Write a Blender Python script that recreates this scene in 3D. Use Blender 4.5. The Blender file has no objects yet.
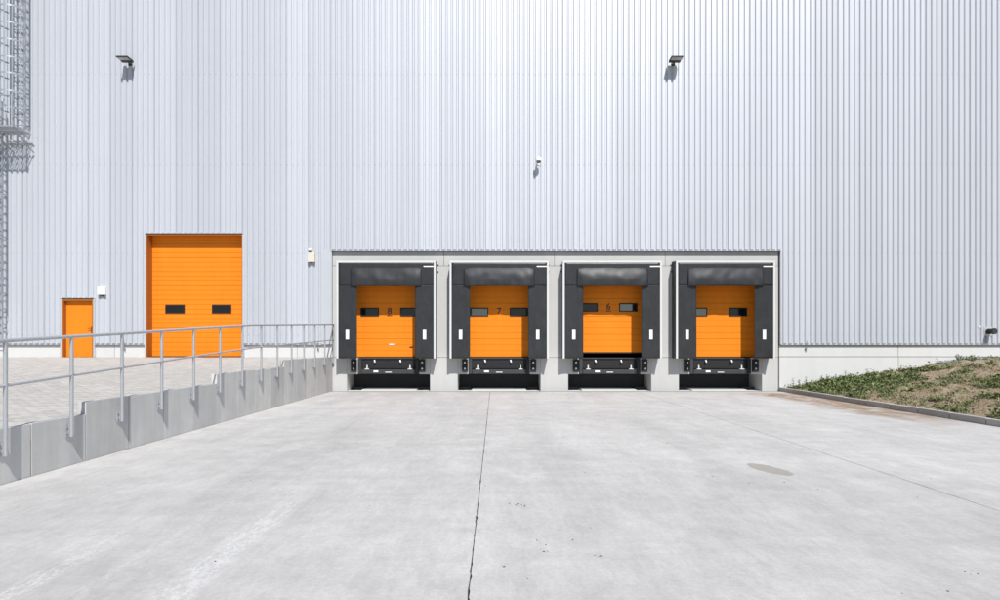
import bpy, bmesh, math, random
from mathutils import Vector, Matrix, noise as mnoise

# ------------------------------------------------------------------ camera, sky, sun, exposure
scene = bpy.context.scene
COL = scene.collection
D = 21.4                     # metres from the lens to the facade plane (Y = 0)
EYE = 1.64
cam_data = bpy.data.cameras.new('camera')
cam_data.sensor_width = 36.0
cam_data.lens = 21.6
cam_data.shift_x = 0.005
cam_data.shift_y = 0.045
cam_data.clip_end = 2000
camera = bpy.data.objects.new('camera', cam_data)
COL.objects.link(camera)
camera.location = (0, -D, EYE)
camera.rotation_euler = (math.radians(90), 0, 0)
scene.camera = camera

SUN = Vector((0.27, -1.0, 1.22)).normalized()      # towards the sun
world = bpy.data.worlds.new('World')
scene.world = world
world.use_nodes = True
wn = world.node_tree.nodes
sky = wn.new('ShaderNodeTexSky')
sky.sky_type = 'NISHITA'
sky.sun_disc = False
sky.sun_elevation = math.asin(SUN.z)
sky.sun_rotation = math.radians(165)
sky.air_density = 1.0
sky.dust_density = 0.4
sky.ozone_density = 1.5
wn['Background'].inputs['Strength'].default_value = 0.08
world.node_tree.links.new(sky.outputs['Color'], wn['Background'].inputs['Color'])

sun_data = bpy.data.lights.new('sun', 'SUN')
sun_data.energy = 4.7
sun_data.angle = math.radians(0.53)
sun_data.color = (1.0, 0.98, 0.945)
sun = bpy.data.objects.new('sun', sun_data)
COL.objects.link(sun)
sun.location = (10, -30, 40)
sun.rotation_euler = SUN.to_track_quat('Z', 'Y').to_euler()

scene.view_settings.view_transform = 'Standard'
scene.view_settings.look = 'None'
scene.view_settings.gamma = 1.0
scene.view_settings.use_curve_mapping = False
scene.view_settings.exposure = 0.10
scene.cycles.max_bounces = 8

rnd = random.Random(7)


# ------------------------------------------------------------------ materials
class Nodes:
    def __init__(self, name):
        self.m = bpy.data.materials.new(name)
        self.m.use_nodes = True
        self.t = self.m.node_tree
        self.p = self.t.nodes['Principled BSDF']

    def n(self, kind, **kw):
        nd = self.t.nodes.new('ShaderNode' + kind)
        for k, v in kw.items():
            setattr(nd, k, v)
        return nd

    def link(self, a, b):
        self.t.links.new(a, b)

    def val(self, sock, v):
        if hasattr(v, 'is_output') or isinstance(v, bpy.types.NodeSocket):
            self.link(v, sock)
        else:
            sock.default_value = v

    def math(self, op, a, b=0.0, c=None, clamp=False):
        nd = self.n('Math', operation=op, use_clamp=clamp)
        self.val(nd.inputs[0], a)
        self.val(nd.inputs[1], b)
        if c is not None:
            self.val(nd.inputs[2], c)
        return nd.outputs[0]

    def pos(self, obj=False):
        if obj:
            return self.n('TexCoord').outputs['Object']
        return self.n('NewGeometry').outputs['Position']

    def scale(self, vec, s):
        nd = self.n('Mapping')
        nd.inputs['Scale'].default_value = s
        self.link(vec, nd.inputs['Vector'])
        return nd.outputs['Vector']

    def noise(self, vec, scale, detail=4, rough=0.6, dist=0.0):
        nd = self.n('TexNoise')
        nd.inputs['Scale'].default_value = scale
        nd.inputs['Detail'].default_value = detail
        nd.inputs['Roughness'].default_value = rough
        nd.inputs['Distortion'].default_value = dist
        self.link(vec, nd.inputs['Vector'])
        return nd.outputs['Fac']

    def cn(self, vec, scale, amp, detail=6, rough=0.65, dist=0.3):
        k = self.ramp(self.noise(vec, scale, detail, rough, dist), 0.3, 0.7)
        return self.math('MULTIPLY_ADD', k, 2 * amp, 1 - amp)

    def ramp(self, f, a, b, lo=0.0, hi=1.0, smooth=True):
        nd = self.n('MapRange', interpolation_type='SMOOTHSTEP' if smooth else 'LINEAR')
        self.val(nd.inputs['Value'], f)
        for i, v in zip(('From Min', 'From Max', 'To Min', 'To Max'), (a, b, lo, hi)):
            nd.inputs[i].default_value = v
        return nd.outputs['Result']

    def mix(self, f, a, b, blend='MIX'):
        nd = self.n('Mix', data_type='RGBA', blend_type=blend)
        self.val(nd.inputs[0], f)
        for s, v in ((nd.inputs[6], a), (nd.inputs[7], b)):
            if isinstance(v, bpy.types.NodeSocket):
                self.link(v, s)
            else:
                s.default_value = (*v, 1) if len(v) == 3 else v
        return nd.outputs[2]

    def grey(self, f):
        nd = self.n('CombineColor')
        for i in range(3):
            self.val(nd.inputs[i], f)
        return nd.outputs[0]

    def bump(self, h, strength=0.3, dist=0.01):
        nd = self.n('Bump')
        nd.inputs['Strength'].default_value = strength
        nd.inputs['Distance'].default_value = dist
        self.link(h, nd.inputs['Height'])
        self.link(nd.outputs['Normal'], self.p.inputs['Normal'])

    def base(self, c):
        self.val(self.p.inputs['Base Color'], (*c, 1) if isinstance(c, tuple) else c)

    def set(self, rough=0.6, metal=0.0, spec=0.5):
        self.p.inputs['Roughness'].default_value = rough
        self.p.inputs['Metallic'].default_value = metal
        self.p.inputs['Specular IOR Level'].default_value = spec


def plain(name, col, rough=0.6, metal=0.0, var=(), vary=0.0, bump=None, spec=0.5, rough_var=0.0, obj=False):
    """colour with a few octaves of blotches, per-object variation and fine relief"""
    N = Nodes(name)
    N.set(rough, metal, spec)
    P = N.pos(obj)
    f = None
    for sc, amt, stretch in var:
        v = N.scale(P, stretch) if stretch else P
        k = N.math('MULTIPLY_ADD', N.noise(v, sc), 2 * amt, 1 - amt)
        f = k if f is None else N.math('MULTIPLY', f, k)
    if vary:
        r = N.n('ObjectInfo').outputs['Random']
        k = N.math('MULTIPLY_ADD', r, 2 * vary, 1 - vary)
        f = k if f is None else N.math('MULTIPLY', f, k)
    if f is None:
        N.base(col)
    else:
        N.base(N.mix(1.0, col, N.grey(f), 'MULTIPLY'))
    if rough_var:
        N.link(N.math('MULTIPLY_ADD', N.noise(P, 3.0), rough_var * 2, rough - rough_var), N.p.inputs['Roughness'])
    if bump:
        N.bump(N.noise(P, bump[0], 5), bump[1], bump[2])
    return N.m


M = {}
V = (1, 1, 0.12)          # vertically stretched streaks


def cladding_material():
    N = Nodes('silver_cladding')
    P = N.pos()
    r = N.n('ObjectInfo').outputs['Random']
    f = N.math('MULTIPLY_ADD', r, 0.11, 0.945)
    f = N.math('MULTIPLY', f, N.math('MULTIPLY_ADD', N.noise(N.scale(P, (3, 3, 0.15)), 1.4), 0.08, 0.96))
    f = N.math('MULTIPLY', f, N.math('MULTIPLY_ADD', N.noise(P, 0.35), 0.06, 0.97))
    N.base(N.mix(1.0, (0.550, 0.568, 0.612), N.grey(f), 'MULTIPLY'))
    N.set(0.5, 0.25, 0.4)
    N.link(N.math('MULTIPLY_ADD', N.noise(N.scale(P, (2, 2, 0.3)), 1.0), 0.10, 0.47), N.p.inputs['Roughness'])
    N.bump(N.noise(N.scale(P, (1, 1, 0.3)), 2.2, 2), 0.12, 0.02)
    return N.m


M['cladding'] = cladding_material()
M['trim'] = plain('silver_trim', (0.66, 0.67, 0.70), 0.42, 0.5, [(2.0, 0.05, None)])
M['galv'] = plain('galvanised_steel', (0.50, 0.515, 0.54), 0.45, 0.55, [(40, 0.16, None), (4, 0.08, None)], rough_var=0.08)
M['galv_dark'] = plain('weathered_galvanised_steel', (0.36, 0.375, 0.39), 0.5, 0.6, [(30, 0.15, None)])
M['plinth'] = plain('light_precast_concrete', (0.62, 0.613, 0.60), 0.8, 0, [(0.7, 0.06, None), (5, 0.04, V), (60, 0.05, None)], vary=0.025, bump=(40, 0.15, 0.004), spec=0.3)
M['precast'] = plain('pale_precast_concrete', (0.52, 0.512, 0.498), 0.8, 0, [(0.9, 0.07, None), (6, 0.06, V), (70, 0.06, None)], vary=0.03, bump=(45, 0.2, 0.004), spec=0.3)
M['wall_grey'] = plain('grey_smooth_concrete', (0.55, 0.545, 0.53), 0.75, 0, [(1.3, 0.18, None), (4, 0.16, V), (14, 0.08, V), (50, 0.08, None)], vary=0.09, bump=(30, 0.2, 0.004), spec=0.3)
M['joint'] = plain('dark_joint_filler', (0.14, 0.136, 0.13), 0.9, 0, [(30, 0.4, None)])
M['orange'] = plain('orange_lacquer', (0.80, 0.232, 0.016), 0.55, 0, [(0.8, 0.07, None), (5, 0.07, V), (30, 0.04, None)], spec=0.10)
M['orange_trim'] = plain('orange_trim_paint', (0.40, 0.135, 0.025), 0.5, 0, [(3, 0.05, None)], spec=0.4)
M['rubber'] = plain('black_rubber', (0.02, 0.02, 0.021), 0.7, 0, [(12, 0.3, None)], spec=0.3)
M['curtain'] = plain('black_vinyl_curtain', (0.023, 0.0235, 0.0255), 0.40, 0, [(2.2, 0.4, None), (14, 0.35, (1, 1, 0.25)), (90, 0.2, None)], bump=(14, 0.12, 0.01), spec=0.5, rough_var=0.1)
M['curtain_side'] = plain('black_shelter_sheet', (0.03, 0.031, 0.033), 0.55, 0, [(3, 0.3, None)])
M['white_alu'] = plain('white_aluminium', (0.66, 0.66, 0.65), 0.4, 0.1, [(5, 0.04, None)])
M['white_plastic'] = plain('white_plastic', (0.80, 0.80, 0.78), 0.4, 0, [(8, 0.03, None)])
M['cream_plastic'] = plain('cream_plastic', (0.66, 0.62, 0.52), 0.5, 0, [(8, 0.05, None)])
M['black_steel'] = plain('black_steel', (0.016, 0.016, 0.018), 0.5, 0.0, [(6, 0.3, None), (50, 0.2, None)], spec=0.4)
M['dark_steel'] = plain('charcoal_steel', (0.05, 0.051, 0.055), 0.5, 0.2, [(5, 0.25, None)])
M['pit'] = plain('shade_charcoal_pit', (0.035, 0.035, 0.037), 0.7, 0, [(3, 0.25, None)])  # dark paint, with the shade of the dock pockets put into the colour
M['zinc'] = plain('bright_zinc', (0.72, 0.72, 0.70), 0.4, 0.3, [(20, 0.1, None)])
M['lamp_body'] = plain('graphite_lamp_housing', (0.05, 0.05, 0.052), 0.5, 0.2)
M['lamp_glass'] = plain('frosted_lamp_glass', (0.42, 0.42, 0.40), 0.25, 0)
M['window'] = plain('dark_acrylic_pane', (0.012, 0.014, 0.018), 0.10, 0, [(3, 0.3, None)], spec=1.0)
M['window'].node_tree.nodes['Principled BSDF'].inputs['IOR'].default_value = 1.8
M['window_dark'] = plain('black_acrylic_pane', (0.010, 0.011, 0.014), 0.12, 0, spec=0.5)
M['window_matt'] = plain('tinted_acrylic_pane', (0.012, 0.012, 0.013), 0.35, 0, spec=0.3)
M['number'] = plain('maroon_black_vinyl', (0.05, 0.012, 0.01), 0.5)
M['interior'] = plain('interior_lining', (0.25, 0.25, 0.25), 0.9)
M['roof'] = plain('roof_membrane', (0.30, 0.30, 0.31), 0.9, 0, [(0.5, 0.1, None)])
M['kerb'] = plain('kerb_concrete', (0.40, 0.385, 0.36), 0.85, 0, [(2, 0.12, None), (30, 0.12, None)], vary=0.06, bump=(40, 0.4, 0.005), spec=0.3)
M['gravel'] = plain('grey_gravel', (0.30, 0.29, 0.28), 0.95, 0, [(25, 0.4, None)], bump=(30, 0.8, 0.02))
M['field'] = plain('dry_field', (0.20, 0.17, 0.11), 0.95, 0, [(0.05, 0.2, None), (0.6, 0.2, None)])
M['drain'] = plain('dusty_mastic_strip', (0.17, 0.165, 0.155), 0.9, 0, [(6, 0.3, None)])
M['debris'] = plain('dark_crumbs', (0.07, 0.062, 0.055), 0.9, 0)


def yard_material():
    N = Nodes('broomed_concrete')
    P = N.pos()
    sep = N.n('SeparateXYZ')
    N.link(P, sep.inputs[0])
    x, y = sep.outputs[0], sep.outputs[1]
    f = N.cn(P, 0.2, 0.06)
    for vec, sc, amp, dist in ((N.scale(P, (0.7, 0.55, 1)), 0.8, 0.055, 1.0), (N.scale(P, (1.3, 0.25, 1)), 1.2, 0.06, 0.9), (N.scale(P, (0.5, 1.6, 1)), 1.6, 0.04, 0.6),
                               (P, 2.4, 0.05, 0.4), (N.scale(P, (2.5, 0.7, 1)), 5.0, 0.05, 0.3), (P, 24.0, 0.06, 0.0), (P, 85.0, 0.07, 0.0)):
        f = N.math('MULTIPLY', f, N.cn(vec, sc, amp, dist=dist))
    r = N.n('ObjectInfo').outputs['Random']
    f = N.math('MULTIPLY', f, N.math('MULTIPLY_ADD', r, 0.03, 0.985))
    col = N.mix(1.0, (0.475, 0.462, 0.448), N.grey(f), 'MULTIPLY')
    # chalky scuff tracks left by tyres
    for xc, w, y0, y1, amt in ((-2.12, 0.20, -17.7, -14.0, 1.3), (-3.20, 0.15, -18.6, -15.0, 1.1), (-2.75, 0.10, -16.2, -13.2, 0.6),
                               (-4.6, 0.3, -14, -11, 0.25), (1.2, 0.5, -13.5, -8, 0.2)):
        wob = N.math('MULTIPLY_ADD', N.noise(N.scale(P, (0.01, 1, 1)), 0.7), 0.3, -0.15)
        dx = N.math('ABSOLUTE', N.math('ADD', N.math('SUBTRACT', x, xc), wob))
        band = N.ramp(dx, w, w * 0.25)
        end = N.math('MULTIPLY', N.ramp(y, y1, y1 - 2.0), N.ramp(y, y0 - 3.5, y0 - 2.5))
        br = N.math('MULTIPLY', N.ramp(N.noise(N.scale(P, (7, 3.0, 1)), 2.6, 6, 0.75, 0.3), 0.40, 0.62), N.ramp(N.noise(P, 40, 4, 0.7), 0.35, 0.6))
        k = N.math('MULTIPLY', N.math('MULTIPLY', band, end), N.math('MULTIPLY', br, amt))
        col = N.mix(N.math('MINIMUM', k, 1.0), col, (0.62, 0.615, 0.605))
    # faint darker wheel paths towards the docks
    for xc, w, amt in ((-4.7, 0.5, 0.10), (-2.9, 0.5, 0.08), (0.9, 0.55, 0.10), (3.2, 0.55, 0.09), (7.2, 0.5, 0.07)):
        dx = N.math('ABSOLUTE', N.math('SUBTRACT', x, xc))
        k = N.math('MULTIPLY', N.ramp(dx, w, 0.1), N.math('MULTIPLY', N.noise(N.scale(P, (2, 0.4, 1)), 1.3), amt * 2))
        col = N.mix(k, col, (0.24, 0.235, 0.23))
    # oval damp-repair patch
    ex = N.math('SUBTRACT', x, 3.62)
    ey = N.math('SUBTRACT', y, 7.93 - D)
    u = N.math('DIVIDE', N.math('ADD', ex, N.math('MULTIPLY', ey, 0.18)), 0.165)
    v = N.math('DIVIDE', ey, 0.38)
    rr = N.math('SQRT', N.math('ADD', N.math('MULTIPLY', u, u), N.math('MULTIPLY', v, v)))
    rr = N.math('ADD', rr, N.math('MULTIPLY_ADD', N.noise(P, 7, 5, 0.7), 0.7, -0.35))
    k = N.math('MULTIPLY', N.ramp(rr, 1.1, 0.9), N.math('MULTIPLY_ADD', N.noise(P, 25), 0.5, 0.5))
    col = N.mix(k, col, (0.29, 0.265, 0.225))
    rim = N.math('MULTIPLY', N.ramp(rr, 1.12, 1.02), N.ramp(rr, 0.88, 1.0))
    col = N.mix(N.math('MULTIPLY', rim, 0.35), col, (0.22, 0.21, 0.19))
    # washed-out sand lying along the kerb
    dk = N.math('SUBTRACT', 10.1, x)
    ylen = N.math('MULTIPLY', N.ramp(y, -0.4, -1.3), N.ramp(y, -10.0, -7.0))
    edge = N.math('ADD', dk, N.math('MULTIPLY_ADD', N.noise(P, 0.9, 5, 0.65), 1.8, -0.9))
    wid = N.math('MULTIPLY', N.ramp(edge, 1.7, 0.9), ylen)
    k = N.math('MULTIPLY', wid, N.ramp(N.noise(N.scale(P, (1, 0.6, 1)), 2.5, 5, 0.7), 0.25, 0.6))
    col = N.mix(N.math('MULTIPLY', k, 0.95), col, (0.25, 0.165, 0.10))
    # small stains and pits
    vor = N.n('TexVoronoi')
    vor.inputs['Scale'].default_value = 2.3
    N.link(P, vor.inputs['Vector'])
    k = N.math('MULTIPLY', N.ramp(vor.outputs['Distance'], 0.05, 0.02), N.ramp(N.noise(P, 0.8), 0.5, 0.62))
    col = N.mix(N.math('MULTIPLY', k, 0.25), col, (0.15, 0.14, 0.13))
    k2 = N.math('MULTIPLY', N.ramp(N.noise(N.scale(P, (0.5, 1.5, 1)), 0.5, 5, 0.6, 1.0), 0.55, 0.72), 0.22)
    col = N.mix(k2, col, (0.30, 0.285, 0.26))
    N.base(col)
    N.set(0.78, 0, 0.35)
    h = N.math('ADD', N.noise(N.scale(P, (1, 12, 1)), 14, 3), N.math('MULTIPLY', N.noise(P, 60, 4), 0.8))
    N.bump(h, 0.22, 0.004)
    return N.m


def paver_material():
    N = Nodes('concrete_pavers')
    P = N.pos()
    g = N.n('NewGeometry')
    r = N.math('FRACT', N.math('ADD', N.math('MULTIPLY', g.outputs['Random Per Island'], 7.31), N.math('MULTIPLY', N.n('ObjectInfo').outputs['Random'], 3.7)))
    f = N.math('MULTIPLY_ADD', r, 0.26, 0.87)
    f = N.math('MULTIPLY', f, N.math('MULTIPLY_ADD', N.noise(P, 0.5, 4), 0.2, 0.9))
    f = N.math('MULTIPLY', f, N.math('MULTIPLY_ADD', N.noise(P, 70, 3), 0.16, 0.92))
    tint = N.mix(N.noise(P, 1.1, 3), (0.445, 0.415, 0.380), (0.43, 0.415, 0.395))
    N.base(N.mix(1.0, tint, N.grey(f), 'MULTIPLY'))
    N.set(0.85, 0, 0.3)
    N.bump(N.noise(P, 80, 3), 0.25, 0.004)
    return N.m


def soil_material():
    N = Nodes('dry_loamy_soil')
    P = N.pos()
    a = N.mix(N.noise(P, 0.9, 5), (0.26, 0.19, 0.135), (0.42, 0.325, 0.235))
    f = N.math('MULTIPLY_ADD', N.noise(P, 9, 6, 0.7), 1.1, 0.42)
    f = N.math('MULTIPLY', f, N.math('MULTIPLY_ADD', N.noise(P, 45, 4, 0.7), 0.5, 0.75))
    c = N.mix(1.0, a, N.grey(f), 'MULTIPLY')
    moss = N.ramp(N.noise(P, 1.6, 5, 0.65), 0.55, 0.68)
    N.base(N.mix(N.math('MULTIPLY', moss, 0.55), c, (0.13, 0.13, 0.055)))
    N.set(0.95, 0, 0.2)
    N.bump(N.noise(P, 22, 6, 0.7), 0.8, 0.05)
    return N.m


def leaf_material(name, a, b):
    N = Nodes(name)
    g = N.n('NewGeometry')
    c = N.mix(g.outputs['Random Per Island'], a, b)
    N.base(c)
    N.set(0.6, 0, 0.3)
    N.p.inputs['Transmission Weight'].default_value = 0.0
    return N.m


M['yard'] = yard_material()
M['paver'] = paver_material()
M['soil'] = soil_material()
M['leaf'] = leaf_material('weed_leaves', (0.085, 0.12, 0.036), (0.22, 0.25, 0.10))
M['straw'] = leaf_material('dry_grass_blades', (0.20, 0.20, 0.08), (0.42, 0.36, 0.20))


# ------------------------------------------------------------------ mesh helpers
class MB:
    def __init__(self):
        self.v, self.f, self.smooth = [], [], []

    def add(self, vs, fs, smooth=False):
        o = len(self.v)
        self.v += [tuple(p) for p in vs]
        self.f += [tuple(i + o for i in q) for q in fs]
        self.smooth += [smooth] * len(fs)
        return self

    def box(self, x0, x1, y0, y1, z0, z1):
        vs = [(x, y, z) for z in (z0, z1) for y in (y0, y1) for x in (x0, x1)]
        return self.add(vs, [(0, 2, 3, 1), (4, 5, 7, 6), (0, 1, 5, 4), (2, 6, 7, 3), (0, 4, 6, 2), (1, 3, 7, 5)])

    def bbox(self, x0, x1, y0, y1, z0, z1, b=0.008, seg=1):
        bm = bmesh.new()
        bmesh.ops.create_cube(bm, size=1)
        for v in bm.verts:
            v.co = ((x0 + x1) / 2 + v.co.x * (x1 - x0), (y0 + y1) / 2 + v.co.y * (y1 - y0), (z0 + z1) / 2 + v.co.z * (z1 - z0))
        bmesh.ops.bevel(bm, geom=bm.edges[:], offset=b, segments=seg, affect='EDGES', profile=0.5)
        bm.verts.index_update()
        self.add([v.co.copy() for v in bm.verts], [[v.index for v in f.verts] for f in bm.faces])
        bm.free()
        return self

    def tube(self, pts, r, n=10, cap=True, smooth=True):
        pts = [Vector(p) for p in pts]
        rs = r if isinstance(r, (list, tuple)) else [r] * len(pts)
        rings = []
        up = None
        for i, p in enumerate(pts):
            a = pts[max(i - 1, 0)]
            b = pts[min(i + 1, len(pts) - 1)]
            t = (b - a).normalized()
            if up is None:
                up = Vector((0, 0, 1)) if abs(t.z) < 0.9 else Vector((0, 1, 0))
            s = t.cross(up).normalized()
            u = s.cross(t).normalized()
            rings.append([p + (s * math.cos(k * 2 * math.pi / n) + u * math.sin(k * 2 * math.pi / n)) * rs[i] for k in range(n)])
        vs = [q for ring in rings for q in ring]
        fs = [(i * n + k, i * n + (k + 1) % n, (i + 1) * n + (k + 1) % n, (i + 1) * n + k) for i in range(len(pts) - 1) for k in range(n)]
        self.add(vs, fs, smooth)
        if cap:
            self.add(rings[0], [tuple(range(n))[::-1]])
            self.add(rings[-1], [tuple(range(n))])
        return self

    def ribbon(self, pts, w, t, axis=(0, 0, 1)):
        """flat bar swept along pts, width w along axis, thickness t"""
        pts = [Vector(p) for p in pts]
        ax = Vector(axis)
        vs = []
        for i, p in enumerate(pts):
            d = (pts[min(i + 1, len(pts) - 1)] - pts[max(i - 1, 0)]).normalized()
            nrm = d.cross(ax).normalized()
            for a, b in ((-1, -1), (1, -1), (1, 1), (-1, 1)):
                vs.append(p + ax * (a * w / 2) + nrm * (b * t / 2))
        fs = [(i * 4 + k, i * 4 + (k + 1) % 4, i * 4 + 4 + (k + 1) % 4, i * 4 + 4 + k) for i in range(len(pts) - 1) for k in range(4)]
        e = (len(pts) - 1) * 4
        return self.add(vs, fs + [(3, 2, 1, 0), (e, e + 1, e + 2, e + 3)])

    def grid(self, fn, nu, nv, smooth=True):
        vs = [fn(i / nu, j / nv) for j in range(nv + 1) for i in range(nu + 1)]
        w = nu + 1
        fs = [(j * w + i, j * w + i + 1, (j + 1) * w + i + 1, (j + 1) * w + i) for j in range(nv) for i in range(nu)]
        return self.add(vs, fs, smooth)

    def mesh(self, name, origin=(0, 0, 0)):
        me = bpy.data.meshes.new(name)
        ox, oy, oz = origin
        me.from_pydata([(x - ox, y - oy, z - oz) for x, y, z in self.v], [], self.f)
        me.polygons.foreach_set('use_smooth', self.smooth)
        me.update()
        return me

    def build(self, name, mat, parent=None, origin=(0, 0, 0), fix=False):
        """one mesh object; origin is the parent's location (vertices are given in world space)"""
        me = self.mesh(name, origin)
        me.materials.append(M[mat])
        if fix:
            bm = bmesh.new()
            bm.from_mesh(me)
            bmesh.ops.recalc_face_normals(bm, faces=bm.faces[:])
            bm.to_mesh(me)
            bm.free()
        return link(name, me, parent)


def link(name, me, parent=None, loc=None):
    o = bpy.data.objects.new(name, me)
    COL.objects.link(o)
    if parent is not None:
        o.parent = parent
    if loc is not None:
        o.location = loc
    return o


def tag(o, label=None, cat=None, group=None, kind=None):
    for k, v in (('label', label), ('category', cat), ('group', group), ('kind', kind)):
        if v:
            o[k] = v
    return o


def thing(name, label, cat, loc=(0, 0, 0), group=None):
    o = bpy.data.objects.new(name, None)
    COL.objects.link(o)
    o.empty_display_size = 0.2
    o.location = loc
    return tag(o, label, cat, group)


# ------------------------------------------------------------------ main dimensions (metres)
XL, XR = -5.79, 10.10            # dock recess in the facade, also the two sides of the yard
BAYS = [-3.80 + 3.947 * i for i in range(4)]
ROOF = 16.2
BAND = 4.97                      # underside of the cladding over the docks
DOCK = 1.19                      # dock floor
PL = 1.645                       # top of the concrete plinth
FX0, FX1 = -34.0, 36.0


def ramp_z(d):
    return 0.63 + 0.0448 * (d - 8.5)


# ------------------------------------------------------------------ ground
g = MB().grid(lambda u, v: (-400 + 800 * u, -400 + 800 * v, -0.32), 4, 4, False).build('ground', 'field')
tag(g, kind='structure')

# yard: bedding sheet with dark joints, slabs with ragged edges on it
yard = MB().add([(XL - 0.3, -60, -0.06), (XR + 0.05, -60, -0.06), (XR + 0.05, 1.3, -0.06), (XL - 0.3, 1.3, -0.06)], [(0, 1, 2, 3)]).build('loading_yard', 'joint')
tag(yard, kind='structure')


def ragged(a, b, fixed, along_y, amp, seed, step=0.045):
    r = random.Random(seed)
    n = max(2, int(abs(b - a) / step))
    out = []
    chip = 0.0
    for i in range(n + 1):
        t = a + (b - a) * i / n
        chip *= 0.5
        if r.random() < 0.10:
            chip = r.uniform(0.3, 1.0)
        e = amp * (0.25 * r.random() + chip) if 0 < i < n else 0.0
        out.append((t, e))
    return out


def slab(x0, x1, y0, y1, seed, amps):
    """outline walked counter-clockwise; amps = raggedness of west, east, south, north edges"""
    pts = []
    for t, e in ragged(x0, x1, y0, False, amps[2], seed + 1):
        pts.append((t, y0 + e))
    for t, e in ragged(y0, y1, x1, True, amps[1], seed + 2)[1:]:
        pts.append((x1 - e, t))
    for t, e in ragged(x1, x0, y1, False, amps[3], seed + 3)[1:]:
        pts.append((t, y1 - e))
    for t, e in ragged(y1, y0, x0, True, amps[0], seed + 4)[1:-1]:
        pts.append((x0 + e, t))
    n = len(pts)
    mb = MB()
    mb.add([(x, y, 0) for x, y in pts], [tuple(range(n))])
    mb.add([(x, y, 0) for x, y in pts] + [(x, y, -0.05) for x, y in pts], [(i, n + i, n + (i + 1) % n, (i + 1) % n) for i in range(n)])
    o = mb.build('concrete_slab', 'yard', yard)
    return o


J = 0.0022
xs = [XL + 0.004, -0.175, 4.99, XR - 0.004]
ys = [-60, -42, -30, -22.0, 9.68 - D, -0.275]
for i in range(3):
    for j in range(len(ys) - 1):
        amp = [0.002, 0.011, 0.002, 0.002] if i == 0 else ([0.010, 0.004, 0.002, 0.002] if i == 1 else [0.004, 0.002, 0.002, 0.002])
        slab(xs[i] + J + (0.002 if i == 2 else 0), xs[i + 1] - J - (0.002 if i == 1 else 0), ys[j] + J * 0.7, ys[j + 1] - J * 0.7, 100 + i * 31 + j * 7, amp)
# worn strip in front of the docks and the floor of the pockets
MB().box(XL, XR, 0.0, 1.25, -0.05, 0.002).build('dock_apron', 'plinth', yard)
MB().box(XL + 0.01, XR - 0.01, -0.27, -0.004, -0.05, -0.003).build('drain_strip', 'drain', yard)

# crumbs and bits on the concrete
mb = MB()
r = random.Random(5)
spots = [(516, 504), (520, 505), (508, 504), (524, 506), (505, 567), (504, 567), (600, 556), (598, 555), (536, 478), (670, 443), (668, 443), (785, 482), (262, 430), (259, 429), (975, 572), (970, 573), (948, 590), (543, 551), (537, 540)]
for px, py in spots:
    d0 = 600 * EYE / (py - 345)
    X0 = (px - 495) * d0 / 600
    for k in range(2):
        s = r.uniform(0.003, 0.009)
        x, y = X0 + r.gauss(0, 0.015), d0 - D + r.gauss(0, 0.015)
        a = r.random() * 3
        c, sn = math.cos(a) * s * r.uniform(1, 2.2), math.sin(a) * s
        mb.add([(x - c, y - sn, 0.001), (x + sn, y - c, 0.001), (x + c, y + sn, 0.001), (x - sn, y + c, 0.001), (x, y, s * 0.8)], [(0, 1, 4), (1, 2, 4), (2, 3, 4), (3, 0, 4)])
for k in range(160):
    x, y = r.uniform(-5.6, 10), r.uniform(-19, -0.5)
    s = r.uniform(0.003, 0.009)
    mb.add([(x - s, y, 0.001), (x, y - s, 0.001), (x + s, y, 0.001), (x, y + s, 0.001), (x, y, s)], [(0, 1, 4), (1, 2, 4), (2, 3, 4), (3, 0, 4)])
tag(mb.build('crumbs', 'debris'), 'tiny dark crumbs scattered over the concrete yard', 'debris', kind='stuff')

# ------------------------------------------------------------------ upper paved ramp
PX0, PX1 = -34.0, XL - 0.115
ramp = MB().add([(PX0, -40, ramp_z(-18.6) - 0.012), (PX1, -40, ramp_z(-18.6) - 0.012), (PX1, -0.04, ramp_z(D) - 0.012), (PX0, -0.04, ramp_z(D) - 0.012)], [(0, 1, 2, 3)]).build('paved_ramp', 'paver')
tag(ramp, kind='structure')
LX, LY = 0.2, 0.1
single, rest = [], []
r = random.Random(11)
ny = int((D - 4.5) / LY)
for j in range(ny):
    y1 = -0.05 - j * LY
    d1 = D + y1
    off = LX / 2 if j % 2 else 0.0
    xmin = -22.0
    i = 0
    while True:
        xb = PX1 - i * LX - off
        xa = max(xb - LX, xmin)
        i += 1
        if xb <= xmin + 0.02:
            break
        rest.append((xa, xb, y1 - LY, y1))
    if off:
        rest.append((PX1 - off, PX1, y1 - LY, y1))


def in_view(q):
    d = D + q[2]
    px = 495 + 600 * q[1] / d
    return px > -4 and q[3] - q[2] > 0.09 and q[1] - q[0] > 0.19


near = sorted([q for q in rest if in_view(q)], key=lambda q: D + q[2])[:300]
near_set = set(near)


def paver_geo(mb, q, cx=0, cy=0, cz=0, lift=0.0):
    xa, xb, ya, yb = q
    g_ = 0.003
    c = 0.005
    za, zb = ramp_z(D + ya) + lift, ramp_z(D + yb) + lift
    vs = [(xa + g_, ya + g_, za - 0.012), (xb - g_, ya + g_, za - 0.012), (xb - g_, yb - g_, zb - 0.012), (xa + g_, yb - g_, zb - 0.012),
          (xa + g_ + c, ya + g_ + c, za), (xb - g_ - c, ya + g_ + c, za), (xb - g_ - c, yb - g_ - c, zb), (xa + g_ + c, yb - g_ - c, zb)]
    mb.add([(x - cx, y - cy, z - cz) for x, y, z in vs], [(4, 5, 6, 7), (0, 1, 5, 4), (1, 2, 6, 5), (2, 3, 7, 6), (3, 0, 4, 7)])


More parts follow.
